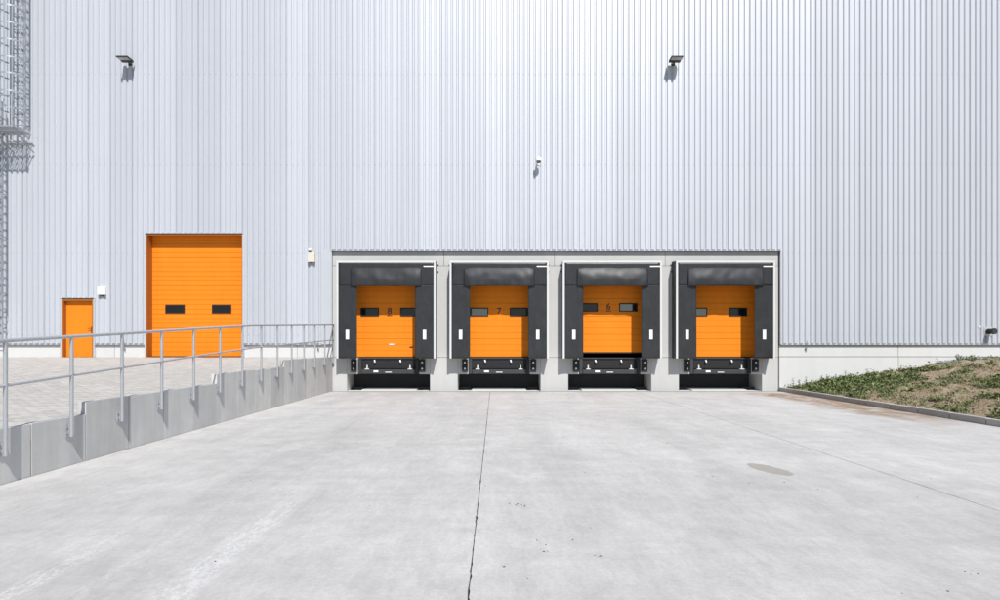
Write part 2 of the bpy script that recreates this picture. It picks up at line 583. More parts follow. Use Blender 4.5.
mb = MB()
for q in rest:
    if q not in near_set:
        paver_geo(mb, q, lift=r.uniform(-0.0015, 0.0015))
tag(mb.build('paver_field', 'paver', ramp), kind='stuff')
proto = MB()
paver_geo(proto, (-LX / 2, LX / 2, -LY / 2, LY / 2), cz=ramp_z(D))
pm = proto.mesh('paver')
pm.materials.append(M['paver'])
for q in near:
    cx, cy = (q[0] + q[1]) / 2, (q[2] + q[3]) / 2
    link('paver', pm, ramp, (cx, cy, ramp_z(D + cy) + r.uniform(-0.0015, 0.0015)))

# ------------------------------------------------------------------ retaining wall and railing
wall = thing('retaining_wall', 'stepped grey concrete retaining wall between the yard and the paved ramp', 'wall', (XL, -10, 0))
WT = 0.115


def wall_top(d):
    return 0.66 if d < 8.49 else 0.835 if d < 12.49 else 1.04 if d < 16.49 else 1.222


r = random.Random(3)
k = -6
while True:
    d0 = 8.49 + k * 1.0
    d1 = min(d0 + 1.0, D - 0.02)
    if d0 > D - 0.3:
        break
    zt = wall_top((d0 + d1) / 2) if d0 > 4.4 else 0.47
    dy = r.uniform(-0.003, 0.0)
    MB().bbox(XL - WT, XL + dy, d0 - D + 0.006, d1 - D - 0.006, -0.06, zt + r.uniform(-0.006, 0.006), 0.002).build('wall_block', 'wall_grey', wall, (XL, -10, 0))
    k += 1
# dark filler core behind the joints
for a, b in ((2.5, 8.47), (8.5, 12.47), (12.5, 16.47), (16.5, D - 0.03)):
    MB().box(XL - WT + 0.01, XL - 0.005, a - D, b - D, -0.06, (0.45 if a < 3 else wall_top(a + 1) - 0.02)).build('joint_filler', 'joint', wall, (XL, -10, 0))

RX = XL + 0.062


def rail_z(d):
    pts = [(0, 1.28), (7.0, 1.69), (11.4, 1.945), (14.2, 2.10), (21.4, 2.355)]
    for (a, za), (b, zb) in zip(pts, pts[1:]):
        if d <= b:
            return za + (zb - za) * (d - a) / (b - a)
    return 2.355


railing = thing('railing', 'galvanised tubular steel railing along the top of the grey retaining wall', 'railing', (XL, -10, 0))
RO = (XL, -10, 0)
pd = [7.02 + 1.098 * k for k in range(-4, 14)]
ends = [pd[0] - 0.05] + [7.0, 11.4, 14.2] + [pd[-1] + 0.02]
MB().tube([(RX, d - D, rail_z(d)) for d in ends], 0.0235, 12).build('top_rail', 'galv', railing, RO)
MB().tube([(RX, d - D, rail_z(d) - 0.525) for d in ends], 0.0175, 10).build('middle_rail', 'galv', railing, RO)
for d in pd:
    z0 = rail_z(d) - 1.35
    post = MB().tube([(RX, d - D, z0), (RX, d - D, rail_z(d))], 0.0235, 12).build('post', 'galv', railing, RO)
    MB().bbox(XL + 0.004, XL + 0.018, d - D - 0.05, d - D + 0.05, z0 - 0.005, z0 + 0.17, 0.003).box(XL + 0.016, RX - 0.012, d - D - 0.006, d - D + 0.006, z0 + 0.005, z0 + 0.16).build('base_plate', 'galv', post, RO)
    for s in (0.045, 0.125):
        MB().tube([(XL + 0.017, d - D - 0.032, z0 + s), (XL + 0.032, d - D - 0.032, z0 + s)], 0.011, 6, smooth=False).build('bolt', 'galv_dark', post, RO)

# ------------------------------------------------------------------ warehouse
wh = thing('warehouse', 'tall silver corrugated metal warehouse with orange doors and a concrete base', 'building', (2, 0, 0))
WO = (2, 0, 0)


def wpart(mb, name, mat, parent=None, fix=False):
    """part of the warehouse; sub-parts sit in the same frame as their part (identity offset)"""
    return mb.build(name, mat, parent or wh, WO, fix)


# shell behind the facade
wpart(MB().box(FX0, FX1, 39.8, 40, -0.3, ROOF - 0.2), 'rear_wall', 'cladding')
wpart(MB().box(FX0, FX0 + 0.2, 0.3, 39.8, -0.3, ROOF - 0.2), 'side_wall', 'cladding')
wpart(MB().box(FX1 - 0.2, FX1, 0.3, 39.8, -0.3, ROOF - 0.2), 'side_wall', 'cladding')
wpart(MB().box(FX0, FX1, 0.02, 40, ROOF - 0.2, ROOF - 0.05), 'roof', 'roof')
wpart(MB().box(FX0 + 0.2, FX1 - 0.2, 1.35, 39.8, DOCK - 0.3, DOCK - 0.02), 'floor', 'interior')
# big openings in the facade: x0, x1, z top
SD = (-12.39, -8.965, 5.575)      # tall sectional door
PD = (-15.385, -14.265, 3.275)    # personnel door
OPEN = [(XL + 0.0, XR + 0.03, BAND), SD, PD]
# liner wall behind the corrugated sheets
cuts = sorted({FX0, FX1, *[o[0] for o in OPEN], *[o[1] for o in OPEN]})
for a, b in zip(cuts, cuts[1:]):
    zt = PL
    for o in OPEN:
        if o[0] - 1e-6 <= a and b <= o[1] + 1e-6:
            zt = o[2] + 0.01
    wpart(MB().box(a, b, 0.0, 0.3, zt, ROOF - 0.2), 'liner_wall', 'interior')

# corrugated sheets: four ribs each
PITCH = 0.1955
CROWN, FLANK = 0.108, 0.026
YV, YC = -0.052, -0.098
SHEET = PITCH * 4
ZS = 1.705


def profile(x0, n):
    pts = []
    for i in range(n):
        a = x0 + i * PITCH
        val = PITCH - CROWN - 2 * FLANK
        pts += [(a, YV), (a + val, YV), (a + val + FLANK, YC), (a + val + FLANK + CROWN, YC)]
    pts.append((x0 + n * PITCH, YV))
    # lap: the last flank runs on over the neighbour's valley
    return pts


def y_at(pts, x):
    for (a, ya), (b, yb) in zip(pts, pts[1:]):
        if a - 1e-9 <= x <= b + 1e-9:
            return ya if b == a else ya + (yb - ya) * (x - a) / (b - a)
    return pts[-1][1]


def sheet_mesh(x0):
    pts = profile(x0, 4)
    for o in OPEN:
        for xe in o[:2]:
            if x0 < xe < x0 + SHEET:
                pts = sorted(pts + [(xe, y_at(pts, xe))])
    mb = MB()
    for (a, ya), (b, yb) in zip(pts, pts[1:]):
        if b - a < 1e-6:
            continue
        zb = ZS
        mid = (a + b) / 2
        for o in OPEN:
            if o[0] < mid < o[1]:
                zb = o[2] + 0.055
        mb.add([(a, ya, zb), (b, yb, zb), (b, yb, ROOF), (a, ya, ROOF)], [(0, 1, 2, 3)])
    return mb


r = random.Random(21)
x = FX0
shared = None
while x < FX1 - 0.01:
    plain_sheet = not any(x < e < x + SHEET or (o[0] <= x and x + SHEET <= o[1]) for o in OPEN for e in o[:2])
    if plain_sheet:
        if shared is None:
            shared = sheet_mesh(1000).mesh('cladding_sheet', (1000, 0, 0))
            shared.materials.append(M['cladding'])
        link('cladding_sheet', shared, wh, (x - WO[0], 0, 0)).rotation_euler = (0, 0, r.uniform(-0.004, 0.004))
    else:
        mb = sheet_mesh(x)
        me = mb.mesh('cladding_sheet', (x, 0, 0))
        me.materials.append(M['cladding'])
        link('cladding_sheet', me, wh, (x - WO[0], 0, 0)).rotation_euler = (0, 0, r.uniform(-0.004, 0.004))
    # standing lap edge between neighbouring sheets
    x += SHEET
# lap seams: a thin upturned edge on every sheet joint
mb = MB()
x = FX0 + SHEET
while x < FX1 - 0.1:
    zb = ZS
    for o in OPEN:
        if o[0] < x < o[1]:
            zb = o[2] + 0.055
    mb.box(x - 0.005, x + 0.005, YV - 0.010, YV + 0.004, zb + 0.002, ROOF)
    x += SHEET
tag(wpart(mb, 'lap_seam', 'galv_dark'), kind='stuff')
# fasteners
mb = MB()
for zrow in (2.0, 4.9, 8.05, 11.25, 14.2):
    i = 0
    x = FX0 + (PITCH - CROWN - 2 * FLANK) / 2
    while x < FX1:
        if not any(o[0] - 0.05 < x < o[1] + 0.05 and zrow < o[2] + 0.1 for o in OPEN):
            mb.add([(x + 0.011 * math.cos(t), YV - 0.006, zrow + 0.011 * math.sin(t)) for t in [k * math.pi / 3 for k in range(6)]], [(5, 4, 3, 2, 1, 0)])
        x += PITCH
tag(wpart(mb, 'sheet_screws', 'galv_dark'), kind='stuff')

# drip flashing under the sheets and trims round openings
for a, b in ((FX0, PD[0] - 0.03), (PD[1] + 0.03, SD[0] - 0.03), (SD[1] + 0.03, XL - 0.004), (XR + 0.034, FX1)):
    wpart(MB().box(a, b, -0.052, -0.045, PL + 0.012, ZS + 0.02).box(a, b, -0.112, -0.046, PL + 0.006, PL + 0.014), 'drip_flashing', 'trim')
wpart(MB().box(XL - 0.06, XR + 0.06, -0.052, -0.045, BAND + 0.012, BAND + 0.07).box(XL - 0.06, XR + 0.06, -0.125, -0.046, BAND + 0.004, BAND + 0.013), 'drip_flashing', 'trim')
for o in (SD, PD):
    wpart(MB().box(o[0] - 0.05, o[1] + 0.05, -0.12, -0.046, o[2] + 0.03, o[2] + 0.042).box(o[0] - 0.05, o[1] + 0.05, -0.052, -0.045, o[2] + 0.036, o[2] + 0.08), 'door_drip_flashing', 'trim')
    for s, xe in ((-1, o[0]), (1, o[1])):
        a, b = sorted((xe, xe + s * 0.055))
        wpart(MB().box(a, b, -0.10, 0.0, DOCK + 0.02, o[2] + 0.028), 'corner_trim', 'trim')
for a, b in ((XL - 0.36, XL - 0.004), (XR + 0.034, XR + 0.10)):
    wpart(MB().box(a, b, -0.108, 0.0, PL + 0.03 if a < 0 else PL + 0.03, BAND + 0.002), 'corner_trim', 'trim')

# plinth panels
def panels(edges, z0, z1, y=-0.03, mat='plinth', name='plinth_panel'):
    for a, b in zip(edges, edges[1:]):
        wpart(MB().bbox(a + 0.006, b - 0.006, y, 0.28, z0 + 0.004, z1 - 0.004, 0.006), name, mat)


panels([FX0, -28, -22, -18.2, PD[0] - 0.0], 0.9, PL)
panels([PD[1], -13.55, SD[0]], 0.9, PL)
panels([SD[1], -7.05, XL], 0.9, PL)
panels([XR + 0.02, 14.36, 18.0, 23.5, 29, FX1], 1.225, PL)
panels([XR + 0.02, 14.36, 20.0, 26, FX1], -0.3, 1.215, y=-0.042)
wpart(MB().box(FX0, XL, 0.05, 0.26, -0.3, 0.9), 'foundation_wall', 'plinth')
wpart(MB().box(XR + 0.04, FX1, 0.05, 0.26, 1.2, 1.24), 'joint_filler', 'joint')

# dock front: lintels, pilasters, lower blocks
H_OPEN, H_DOOR, H_POCK, H_LEV = 1.40, 4.30, 1.48, 1.10
xa = [XL] + [c + s * H_OPEN for c in BAYS for s in (-1, 1)] + [XR]
mid = [(BAYS[i] + BAYS[i + 1]) / 2 for i in range(3)]
lint = [XL] + mid + [XR]
for a, b in zip(lint, lint[1:]):
    wpart(MB().bbox(a + 0.005, b - 0.005, 0.0, 0.27, 4.466, BAND, 0.006), 'lintel', 'precast')
for i in range(5):
    wpart(MB().bbox(xa[2 * i] + 0.002, xa[2 * i + 1], 0.0, 0.27, DOCK + 0.012, 4.456, 0.006), 'pilaster', 'precast')
for c in BAYS:
    wpart(MB().box(c - H_OPEN - 0.002, c + H_OPEN + 0.002, 0.004, 0.27, H_DOOR, 4.452), 'door_head', 'precast')
xb_ = [XL] + [c + s * H_POCK for c in BAYS for s in (-1, 1)] + [XR]
for i in range(5):
    wpart(MB().bbox(xb_[2 * i] + 0.002, xb_[2 * i + 1], 0.001, 1.25, -0.04, DOCK, 0.008), 'dock_pier', 'precast')
for c in BAYS:
    for s in (-1, 1):
        a, b = sorted((c + s * H_LEV, c + s * (H_POCK - 0.002)))
        wpart(MB().bbox(a, b, 0.003, 1.2, 0.60, DOCK - 0.001, 0.006), 'pit_corbel', 'precast')
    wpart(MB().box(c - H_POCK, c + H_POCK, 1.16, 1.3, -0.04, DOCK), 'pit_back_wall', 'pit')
    wpart(MB().box(c - H_POCK + 0.003, c - H_POCK + 0.43, 0.62, 0.75, 0.0, 0.10).box(c + H_POCK - 0.43, c + H_POCK - 0.003, 0.62, 0.75, 0.0, 0.10).box(c - H_POCK + 0.003, c + H_POCK - 0.003, 1.08, 1.12, 0.0, 0.59), 'pit_front_plate', 'pit')  # plate and back wall carry the pocket's shade in their charcoal tone
    wpart(MB().bbox(c - 0.98, c + 0.98, 0.10, 1.07, -0.02, 0.052, 0.006), 'pit_sill', 'precast')


# sectional doors: frame, then lamella sections, windows, number
def door_section(x0, x1, z0, z1, y, grooves):
    h = z1 - z0
    zs = [(z0 + 0.003, 0.012), (z0 + 0.012, 0.0)]
    for gz in grooves:
        zc = z0 + gz * h
        zs += [(zc - 0.012, 0.0), (zc - 0.003, 0.011), (zc + 0.003, 0.011), (zc + 0.012, 0.0)]
    zs += [(z1 - 0.012, 0.0), (z1 - 0.003, 0.012)]
    mb = MB()
    for (za, ya), (zb, yb) in zip(zs, zs[1:]):
        mb.add([(x0, y + ya, za), (x1, y + ya, za), (x1, y + yb, zb), (x0, y + yb, zb)], [(0, 1, 2, 3)])
    mb.box(x0, x1, y + 0.016, y + 0.05, z0 + 0.001, z1 - 0.001)
    return mb


def sectional_door(xc, hw, z0, ztop, y, h, windows, winz, label, lift=0.0, number=None, underline=False, wmat='window', trim='black_steel'):
    mb = MB()
    mb.box(xc - hw - 0.06, xc - hw + 0.02, y + 0.055, y + 0.10, z0, ztop).box(xc + hw - 0.02, xc + hw + 0.06, y + 0.055, y + 0.10, z0, ztop)
    fr = wpart(mb, 'sectional_door', trim)
    fr['label'] = label
    z = z0 + lift
    while z < ztop + 0.02:
        z1 = min(z + h, ztop + 0.04)
        if z1 - z > 0.05:
            wpart(door_section(xc - hw, xc + hw, z, z1, y, (0.333, 0.667)), 'door_section', 'orange', fr)
        z += h
    wpart(MB().box(xc - hw, xc + hw, y + 0.005, y + 0.04, z0 + lift - 0.035, z0 + lift - 0.001), 'bottom_seal', 'rubber', fr)
    zw0, zw1 = winz[0] + lift, winz[1] + lift
    for a, b in windows:
        f = MB()
        t, yo = 0.035, y - 0.018
        f.box(a, b, yo, y + 0.014, zw0, zw0 + t).box(a, b, yo, y + 0.014, zw1 - t, zw1).box(a, a + t, yo, y + 0.014, zw0 + t, zw1 - t).box(b - t, b, yo, y + 0.014, zw0 + t, zw1 - t)
        wpart(f, 'window_frame', 'rubber', fr)
        wpart(MB().box(a + t, b - t, y - 0.008, y + 0.004, zw0 + t, zw1 - t), 'window_pane', wmat[0 if a < xc else 1] if isinstance(wmat, tuple) else wmat, fr)
    if number:
        cu = bpy.data.curves.new('number', 'FONT')
        cu.body = number
        cu.size = 0.33
        cu.align_x = 'CENTER'
        cu.extrude = 0.001
        cu.offset = 0.004
        tmp = bpy.data.objects.new('tmp', cu)
        COL.objects.link(tmp)
        dg = bpy.context.evaluated_depsgraph_get()
        me = bpy.data.meshes.new_from_object(tmp.evaluated_get(dg))
        bpy.data.objects.remove(tmp)
        me.transform(Matrix.Translation((xc - WO[0], y - 0.004, (zw0 + zw1) / 2 - 0.075)) @ Matrix.Rotation(math.radians(90), 4, 'X'))
        me.materials.clear()
        me.materials.append(M['number'])
        link('number', me, fr)
        if underline:
            wpart(MB().box(xc - 0.09, xc + 0.09, y - 0.005, y - 0.003, (zw0 + zw1) / 2 - 0.145, (zw0 + zw1) / 2 - 0.115), 'number_underline', 'number', fr)
    return fr


DY = 0.245
names = ['8', '7', '6', None]
for i, c in enumerate(BAYS):
    fr = sectional_door(c, 1.385, DOCK + 0.02, H_DOOR, DY, 0.65, [(c - 1.045, c - 0.385), (c + 0.385, c + 1.045)], (2.68, 2.985),
                        ['orange dock door numbered 8', 'orange dock door numbered 7', 'orange dock door numbered 6 slightly raised off the floor', 'orange dock door farthest right without a visible number'][i],
                        lift=0.165 if i == 2 else 0.0, number=names[i], underline=i in (0, 2),
                        wmat=[('window_dark', 'window_dark'), ('window', 'window_dark'), ('window_dark', 'window'), ('window', 'window_dark')][i])
    if i == 0:
        wpart(MB().bbox(c - 0.02, c + 0.16, DY - 0.018, DY + 0.002, 1.63, 1.69, 0.006), 'pull_handle', 'zinc', fr)
        wpart(MB().bbox(c + 0.72, c + 0.86, DY - 0.02, DY + 0.002, 1.55, 1.59, 0.005), 'lock_bolt', 'black_steel', fr)

TY = 0.24
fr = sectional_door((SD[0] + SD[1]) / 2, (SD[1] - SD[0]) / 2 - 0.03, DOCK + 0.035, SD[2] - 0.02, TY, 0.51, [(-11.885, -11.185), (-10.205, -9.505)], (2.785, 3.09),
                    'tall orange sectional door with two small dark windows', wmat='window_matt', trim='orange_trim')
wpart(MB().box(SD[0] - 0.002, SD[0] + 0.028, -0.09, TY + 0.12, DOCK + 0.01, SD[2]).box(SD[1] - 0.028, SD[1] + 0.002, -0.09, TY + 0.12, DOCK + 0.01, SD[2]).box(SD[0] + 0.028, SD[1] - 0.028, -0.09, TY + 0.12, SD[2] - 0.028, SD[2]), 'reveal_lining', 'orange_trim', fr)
wpart(MB().box(SD[0], SD[1], -0.06, TY + 0.1, DOCK - 0.2, DOCK + 0.012), 'threshold', 'dark_steel', fr)

# personnel door
PY = 0.045
pdoor = wpart(MB().box(PD[0], PD[0] + 0.055, -0.085, PY + 0.06, DOCK + 0.01, PD[2]).box(PD[1] - 0.055, PD[1], -0.085, PY + 0.06, DOCK + 0.01, PD[2]).box(PD[0] + 0.055, PD[1] - 0.055, -0.085, PY + 0.06, PD[2] - 0.055, PD[2]), 'personnel_door', 'orange_trim')
pdoor['label'] = 'plain orange personnel door with a black lever handle'
wpart(MB().bbox(PD[0] + 0.058, PD[1] - 0.058, PY, PY + 0.05, DOCK + 0.02, PD[2] - 0.058, 0.004), 'door_leaf', 'orange', pdoor)
hx, hz = PD[1] - 0.13, 2.23
wpart(MB().bbox(hx - 0.035, hx + 0.035, PY - 0.010, PY + 0.001, hz - 0.17, hz + 0.07, 0.003).tube([(hx, PY, hz), (hx, PY - 0.055, hz), (hx - 0.03, PY - 0.06, hz), (hx - 0.13, PY - 0.06, hz)], 0.011, 8), 'handle', 'black_steel', pdoor)
for hzz in (1.5, 2.2, 2.95):
    wpart(MB().tube([(PD[0] + 0.062, PY - 0.012, hzz - 0.05), (PD[0] + 0.062, PY - 0.012, hzz + 0.05)], 0.01, 8), 'hinge', 'orange_trim', pdoor)
wpart(MB().box(PD[0], PD[1], -0.04, PY + 0.06, DOCK - 0.2, DOCK + 0.01), 'threshold', 'dark_steel', pdoor)

# ------------------------------------------------------------------ dock shelters
SY = -0.48
SW, OW = 1.73, 1.015
ZB, ZH, ZT = 1.172, 3.70, 4.586


def curtain(mb, x0, x1, z0, z1, y, seed, amp, bulge=0.0, nu=24, nv=30, hang=0.0):
    def fn(u, v):
        x, z = x0 + (x1 - x0) * u, z0 + (z1 - z0) * v
        e = mnoise.noise(Vector((x * 1.6 + seed, z * 0.9, seed * 3.1))) + 0.5 * mnoise.noise(Vector((x * 5 + seed, z * 2.5, 1.7 * seed)))
        free = 1 - v
        yy = y + amp * e * (0.3 + 0.7 * free) - bulge * math.sin(math.pi * u) ** 0.5 * math.sin(math.pi * min(1, free * 1.0)) - hang * free
        return (x, yy, z)
    mb.grid(fn, nu, nv)
    return mb


def solid(o, t):
    m = o.modifiers.new('thickness', 'SOLIDIFY')
    m.thickness = t
    m.offset = 0
    return o


shelter_labels = ['black dock shelter framing the orange door numbered 8, next to the retaining wall',
                  'black dock shelter framing the orange door numbered 7',
                  'black dock shelter framing the raised orange door numbered 6',
                  'black dock shelter at the right end beside the weedy bank']
for i, c in enumerate(BAYS):
    O = (c, 0, ZB)
    t = thing('dock_shelter', shelter_labels[i], 'dock shelter', O, 'dock shelters along the loading front')
    L, R_ = c - SW, c + SW
    # rear frame on the wall, side and roof sheets
    for a, b in ((L + 0.002, L + 0.03), (R_ - 0.03, R_ - 0.002)):
        MB().box(a, b, SY + 0.03, -0.002, ZB, ZT - 0.03).build('side_sheet', 'curtain_side', t, O)
    MB().add([(L, SY + 0.03, ZT - 0.03), (R_, SY + 0.03, ZT - 0.03), (R_, -0.002, ZT + 0.0), (L, -0.002, ZT + 0.0),
              (L, SY + 0.03, ZT - 0.002), (R_, SY + 0.03, ZT - 0.002), (R_, -0.002, ZT + 0.028), (L, -0.002, ZT + 0.028)],
             [(0, 3, 2, 1), (4, 5, 6, 7), (0, 1, 5, 4), (2, 3, 7, 6), (0, 4, 7, 3), (1, 2, 6, 5)]).build('top_sheet', 'curtain_side', t, O)
    # white edge profiles
    MB().bbox(L, R_, SY - 0.012, SY + 0.03, ZT - 0.070, ZT, 0.004).build('edge_profile', 'white_alu', t, O)
    for a, b in ((L, L + 0.068), (R_ - 0.068, R_)):
        MB().bbox(a, b, SY - 0.010, SY + 0.028, ZB, ZT - 0.071, 0.004).build('edge_profile', 'white_alu', t, O)
    # side curtains
    for s in (-1, 1):
        a, b = sorted((c + s * OW, c + s * (SW - 0.064)))
        o = curtain(MB(), a, b, ZB + 0.005, ZH + 0.06, SY + 0.012, 11.3 * i + 5 * s, 0.026, 0, 18, 40).build('side_curtain', 'curtain', t, O)
        solid(o, 0.006)
        mx = c + s * 1.345
        MB().bbox(mx - 0.058, mx + 0.058, SY - 0.02, SY - 0.002, 1.84, 2.17, 0.003).build('guide_marker', 'white_plastic', o, O)
    # head: flat upper sheet and the loose flap hanging in front of it
    o = curtain(MB(), L + 0.064, R_ - 0.064, ZH + 0.02, ZT - 0.066, SY + 0.006, 3.7 * i + 1, 0.006, 0, 40, 14).build('head_sheet', 'curtain', t, O)
    solid(o, 0.006)
    w = OW + (0.30 if i == 3 else 0.22)

    def flap(u, v, i=i, c=c, w=w):
        x = c - w + 2 * w * u
        free = 1 - v
        z = ZH - 0.004 + (ZT - 0.16 - ZH) * v
        e = mnoise.noise(Vector((x * 1.3 + 9 * i, z * 1.5, 4.2 * i))) * 0.6 + 0.4 * mnoise.noise(Vector((x * 4 + 9 * i, z * 3, 2)))
        corner = math.exp(-((abs(u - 0.5) - 0.5) / 0.06) ** 2)
        z += 0.03 * math.sin(u * math.pi) * free * (0.4 if i else 0.2) - 0.012
        crease = 0.5 * mnoise.noise(Vector((x * 9 + z * 5, z * 2, 7.0 + i))) * corner
        return (x, SY + 0.018 - 0.095 * math.sin(math.pi * 0.60 * free) ** 1.3 - 0.060 * e * free + (0.055 * corner + 0.05 * crease) * free, z)
    o = MB().grid(flap, 44, 16).build('head_curtain', 'curtain', t, O)
    solid(o, 0.006)
    for s in (-1, 1):
        a, b = sorted((c + s * (w - 0.10), c + s * (w + 0.012)))
        MB().bbox(a, b, SY - 0.030, SY - 0.012, ZH - 0.016, ZH + 0.004, 0.004).build('seam_clip', 'rubber', t, O)
    MB().box(R_ - 0.42, R_ - 0.07, SY - 0.016, SY - 0.011, 4.36, 4.40).build('rating_strip', 'white_plastic', t, O)
    for s in (-1, 1):
        for zz in (4.26, 4.50):
            a, b = sorted((c + s * SW, c + s * (SW + 0.06)))
            MB().bbox(a, b, -0.035, -0.002, zz - 0.015, zz + 0.015, 0.003).build('wall_bracket', 'dark_steel', t, O)

# ------------------------------------------------------------------ dock levellers and bumpers
lev_labels = ['black steel dock leveller under the orange dock door nearest the retaining wall', 'black steel dock leveller under the orange door second from the retaining wall',
              'black steel dock leveller under the raised orange door numbered 6', 'black steel dock leveller under the rightmost dock door']
for i, c in enumerate(BAYS):
    O = (c, 0.03, 0.60)
    t = thing('dock_leveller', lev_labels[i], 'dock leveller', O, 'dock levellers in the loading front')
    W = H_LEV - 0.02
    MB().bbox(c - W, c + W, 0.06, 1.15, DOCK - 0.045, DOCK - 0.005, 0.004).build('platform', 'dark_steel', t, O)
    MB().bbox(c - W + 0.05, c + W - 0.05, 0.10, 0.14, 0.80, DOCK - 0.05, 0.004).build('lip', 'rubber', t, O)
    MB().bbox(c - W + 0.12, c + W - 0.12, -0.02, 0.09, 0.612, 0.765, 0.006).build('front_beam', 'dark_steel', t, O)
    for s in (-1, 1):
        a, b = sorted((c + s * (W - 0.11), c + s * W))
        MB().bbox(a, b, 0.0, 0.12, 0.612, DOCK - 0.05, 0.005).build('frame_upright', 'dark_steel' if s < 0 else 'black_steel', t, O)
        xs_ = c + s * 0.765
        MB().bbox(xs_ - 0.075, xs_ + 0.075, -0.03, 0.08, 0.766, 0.80, 0.003).bbox(xs_ - 0.022, xs_ + 0.022, 0.01, 0.045, 0.80, 0.92, 0.003).build('lip_support', 'zinc', t, O)
        xl = c + s * 0.46 - 0.05
        MB().tube([(xl, 0.055, 1.10), (xl + 0.02, 0.02, 1.02)], [0.032, 0.028], 10).build('lip_hinge', 'zinc', t, O)
    MB().box(c - 0.53, c - 0.36, -0.0245, -0.0205, 0.67, 0.735).build('warning_label', 'white_plastic', t, O)
    MB().box(c - 0.11, c + 0.12, -0.0245, -0.0205, 0.66, 0.685).build('rating_plate', 'white_plastic', t, O)
    r = random.Random(40 + i)
    pts = [(c + 0.75 + 0.03 * k, 0.05, 0.95 - 0.05 * math.sin(k) - 0.03 * k) for k in range(7)]
    MB().tube(pts, 0.012, 6).build('hose', 'rubber', t, O)
    for s, side in ((-1, 'left'), (1, 'right')):
        bx = c + s * 1.215
        bo = (bx, 0, 0.66)
        b = thing('dock_bumper', 'black rubber bumper on the %s side under the %s' % (side, ['dock door nearest the ramp', 'second dock door from the ramp', 'raised dock door', 'rightmost dock door'][i]), 'bumper', bo, 'rubber bumpers on the dock front')
        MB().bbox(bx - 0.10, bx + 0.10, -0.125, 0.0, 0.68, 1.135, 0.012, 2).build('rubber_block', 'rubber', b, bo)
        for zz in (0.80, 1.02):
            MB().tube([(bx, -0.128, zz), (bx, -0.118, zz)], 0.032, 12).tube([(bx, -0.142, zz), (bx, -0.127, zz)], 0.018, 6, smooth=False).build('bolt', 'zinc', b, bo)

# ------------------------------------------------------------------ fittings on the facade
def flood_light(x, z, label, group):
    o_ = (x, YC, z)
    t = thing('flood_light', label, 'lamp', o_, group)
    MB().bbox(x - 0.06, x + 0.06, YC - 0.03, YC + 0.02, z - 0.09, z + 0.07, 0.004).tube([(x, YC - 0.02, z), (x, YC - 0.16, z + 0.01)], 0.022, 8).build('wall_bracket', 'lamp_body', t, o_)
    MB().bbox(x - 0.20, x + 0.20, YC - 0.24, YC - 0.12, z - 0.01, z + 0.075, 0.01).build('driver_box', 'lamp_body', t, o_)
    MB().bbox(x - 0.205, x + 0.205, YC - 0.50, YC - 0.242, z + 0.022, z + 0.07, 0.008).build('housing', 'lamp_body', t, o_)
    MB().bbox(x - 0.175, x + 0.175, YC - 0.475, YC - 0.262, z + 0.012, z + 0.0225, 0.003).build('lens', 'lamp_glass', t, o_)


flood_light(-12.95, 11.62, 'flat dark flood light high on the left part of the facade above the orange doors', 'flood lights on the facade')
flood_light(6.33, 11.62, 'flat dark flood light high on the facade above the dock doors', 'flood lights on the facade')

x, z = 1.53, 8.12
o_ = (x, YC, z)
t = thing('security_camera', 'small white dome camera on a bracket high above dock door 7', 'camera', o_)
MB().bbox(x - 0.06, x + 0.06, YC - 0.03, YC + 0.01, z - 0.10, z + 0.08, 0.006).build('wall_plate', 'white_plastic', t, o_)
MB().tube([(x, YC - 0.02, z + 0.03), (x, YC - 0.16, z + 0.10), (x, YC - 0.26, z + 0.10), (x, YC - 0.28, z + 0.06)], 0.024, 8).build('arm', 'white_plastic', t, o_)
MB().tube([(x, YC - 0.28, z + 0.08), (x, YC - 0.28, z + 0.05), (x, YC - 0.28, z - 0.04)], [0.05, 0.095, 0.10], 16).build('housing', 'white_plastic', t, o_)
MB().tube([(x, YC - 0.28, z - 0.04 - 0.08 * math.sin(a)) for a in (0, 0.4, 0.8, 1.2, 1.5)], [0.085 * math.cos(a) for a in (0, 0.4, 0.8, 1.2, 1.5)], 16).build('dome', 'window', t, o_)

x, z = -6.50, 4.58
o_ = (x, YC, z)
t = thing('alarm_sounder', 'cream alarm box on the cladding left of the docks', 'alarm', o_)
MB().bbox(x - 0.125, x + 0.125, YC - 0.11, YC + 0.01, z, z + 0.33, 0.012, 2).build('housing', 'cream_plastic', t, o_)
MB().bbox(x - 0.05, x + 0.05, YC - 0.09, YC - 0.02, z - 0.03, z + 0.001, 0.004).build('speaker_grille', 'lamp_body', t, o_)
x, z = -6.56, 5.01
o_ = (x, YC, z)
t = thing('motion_sensor', 'tiny white motion sensor just above the cream alarm box', 'sensor', o_)
MB().bbox(x - 0.05, x + 0.05, YC - 0.08, YC + 0.01, z - 0.03, z + 0.05, 0.01).build('housing', 'white_plastic', t, o_)
MB().bbox(x - 0.04, x + 0.04, YC - 0.075, YC - 0.01, z - 0.055, z - 0.029, 0.006).build('lens', 'lamp_body', t, o_)

x, z = -13.93, 3.42
o_ = (x, YC, z)
t = thing('wall_lamp', 'square white wall lamp on the cladding beside the orange personnel door', 'lamp', o_)
MB().bbox(x - 0.14, x + 0.14, YC - 0.09, YC + 0.01, z, z + 0.28, 0.015, 2).build('housing', 'white_plastic', t, o_)
MB().bbox(x - 0.045, x + 0.045, YC - 0.075, YC - 0.02, z - 0.055, z + 0.001, 0.006).build('socket', 'lamp_body', t, o_)

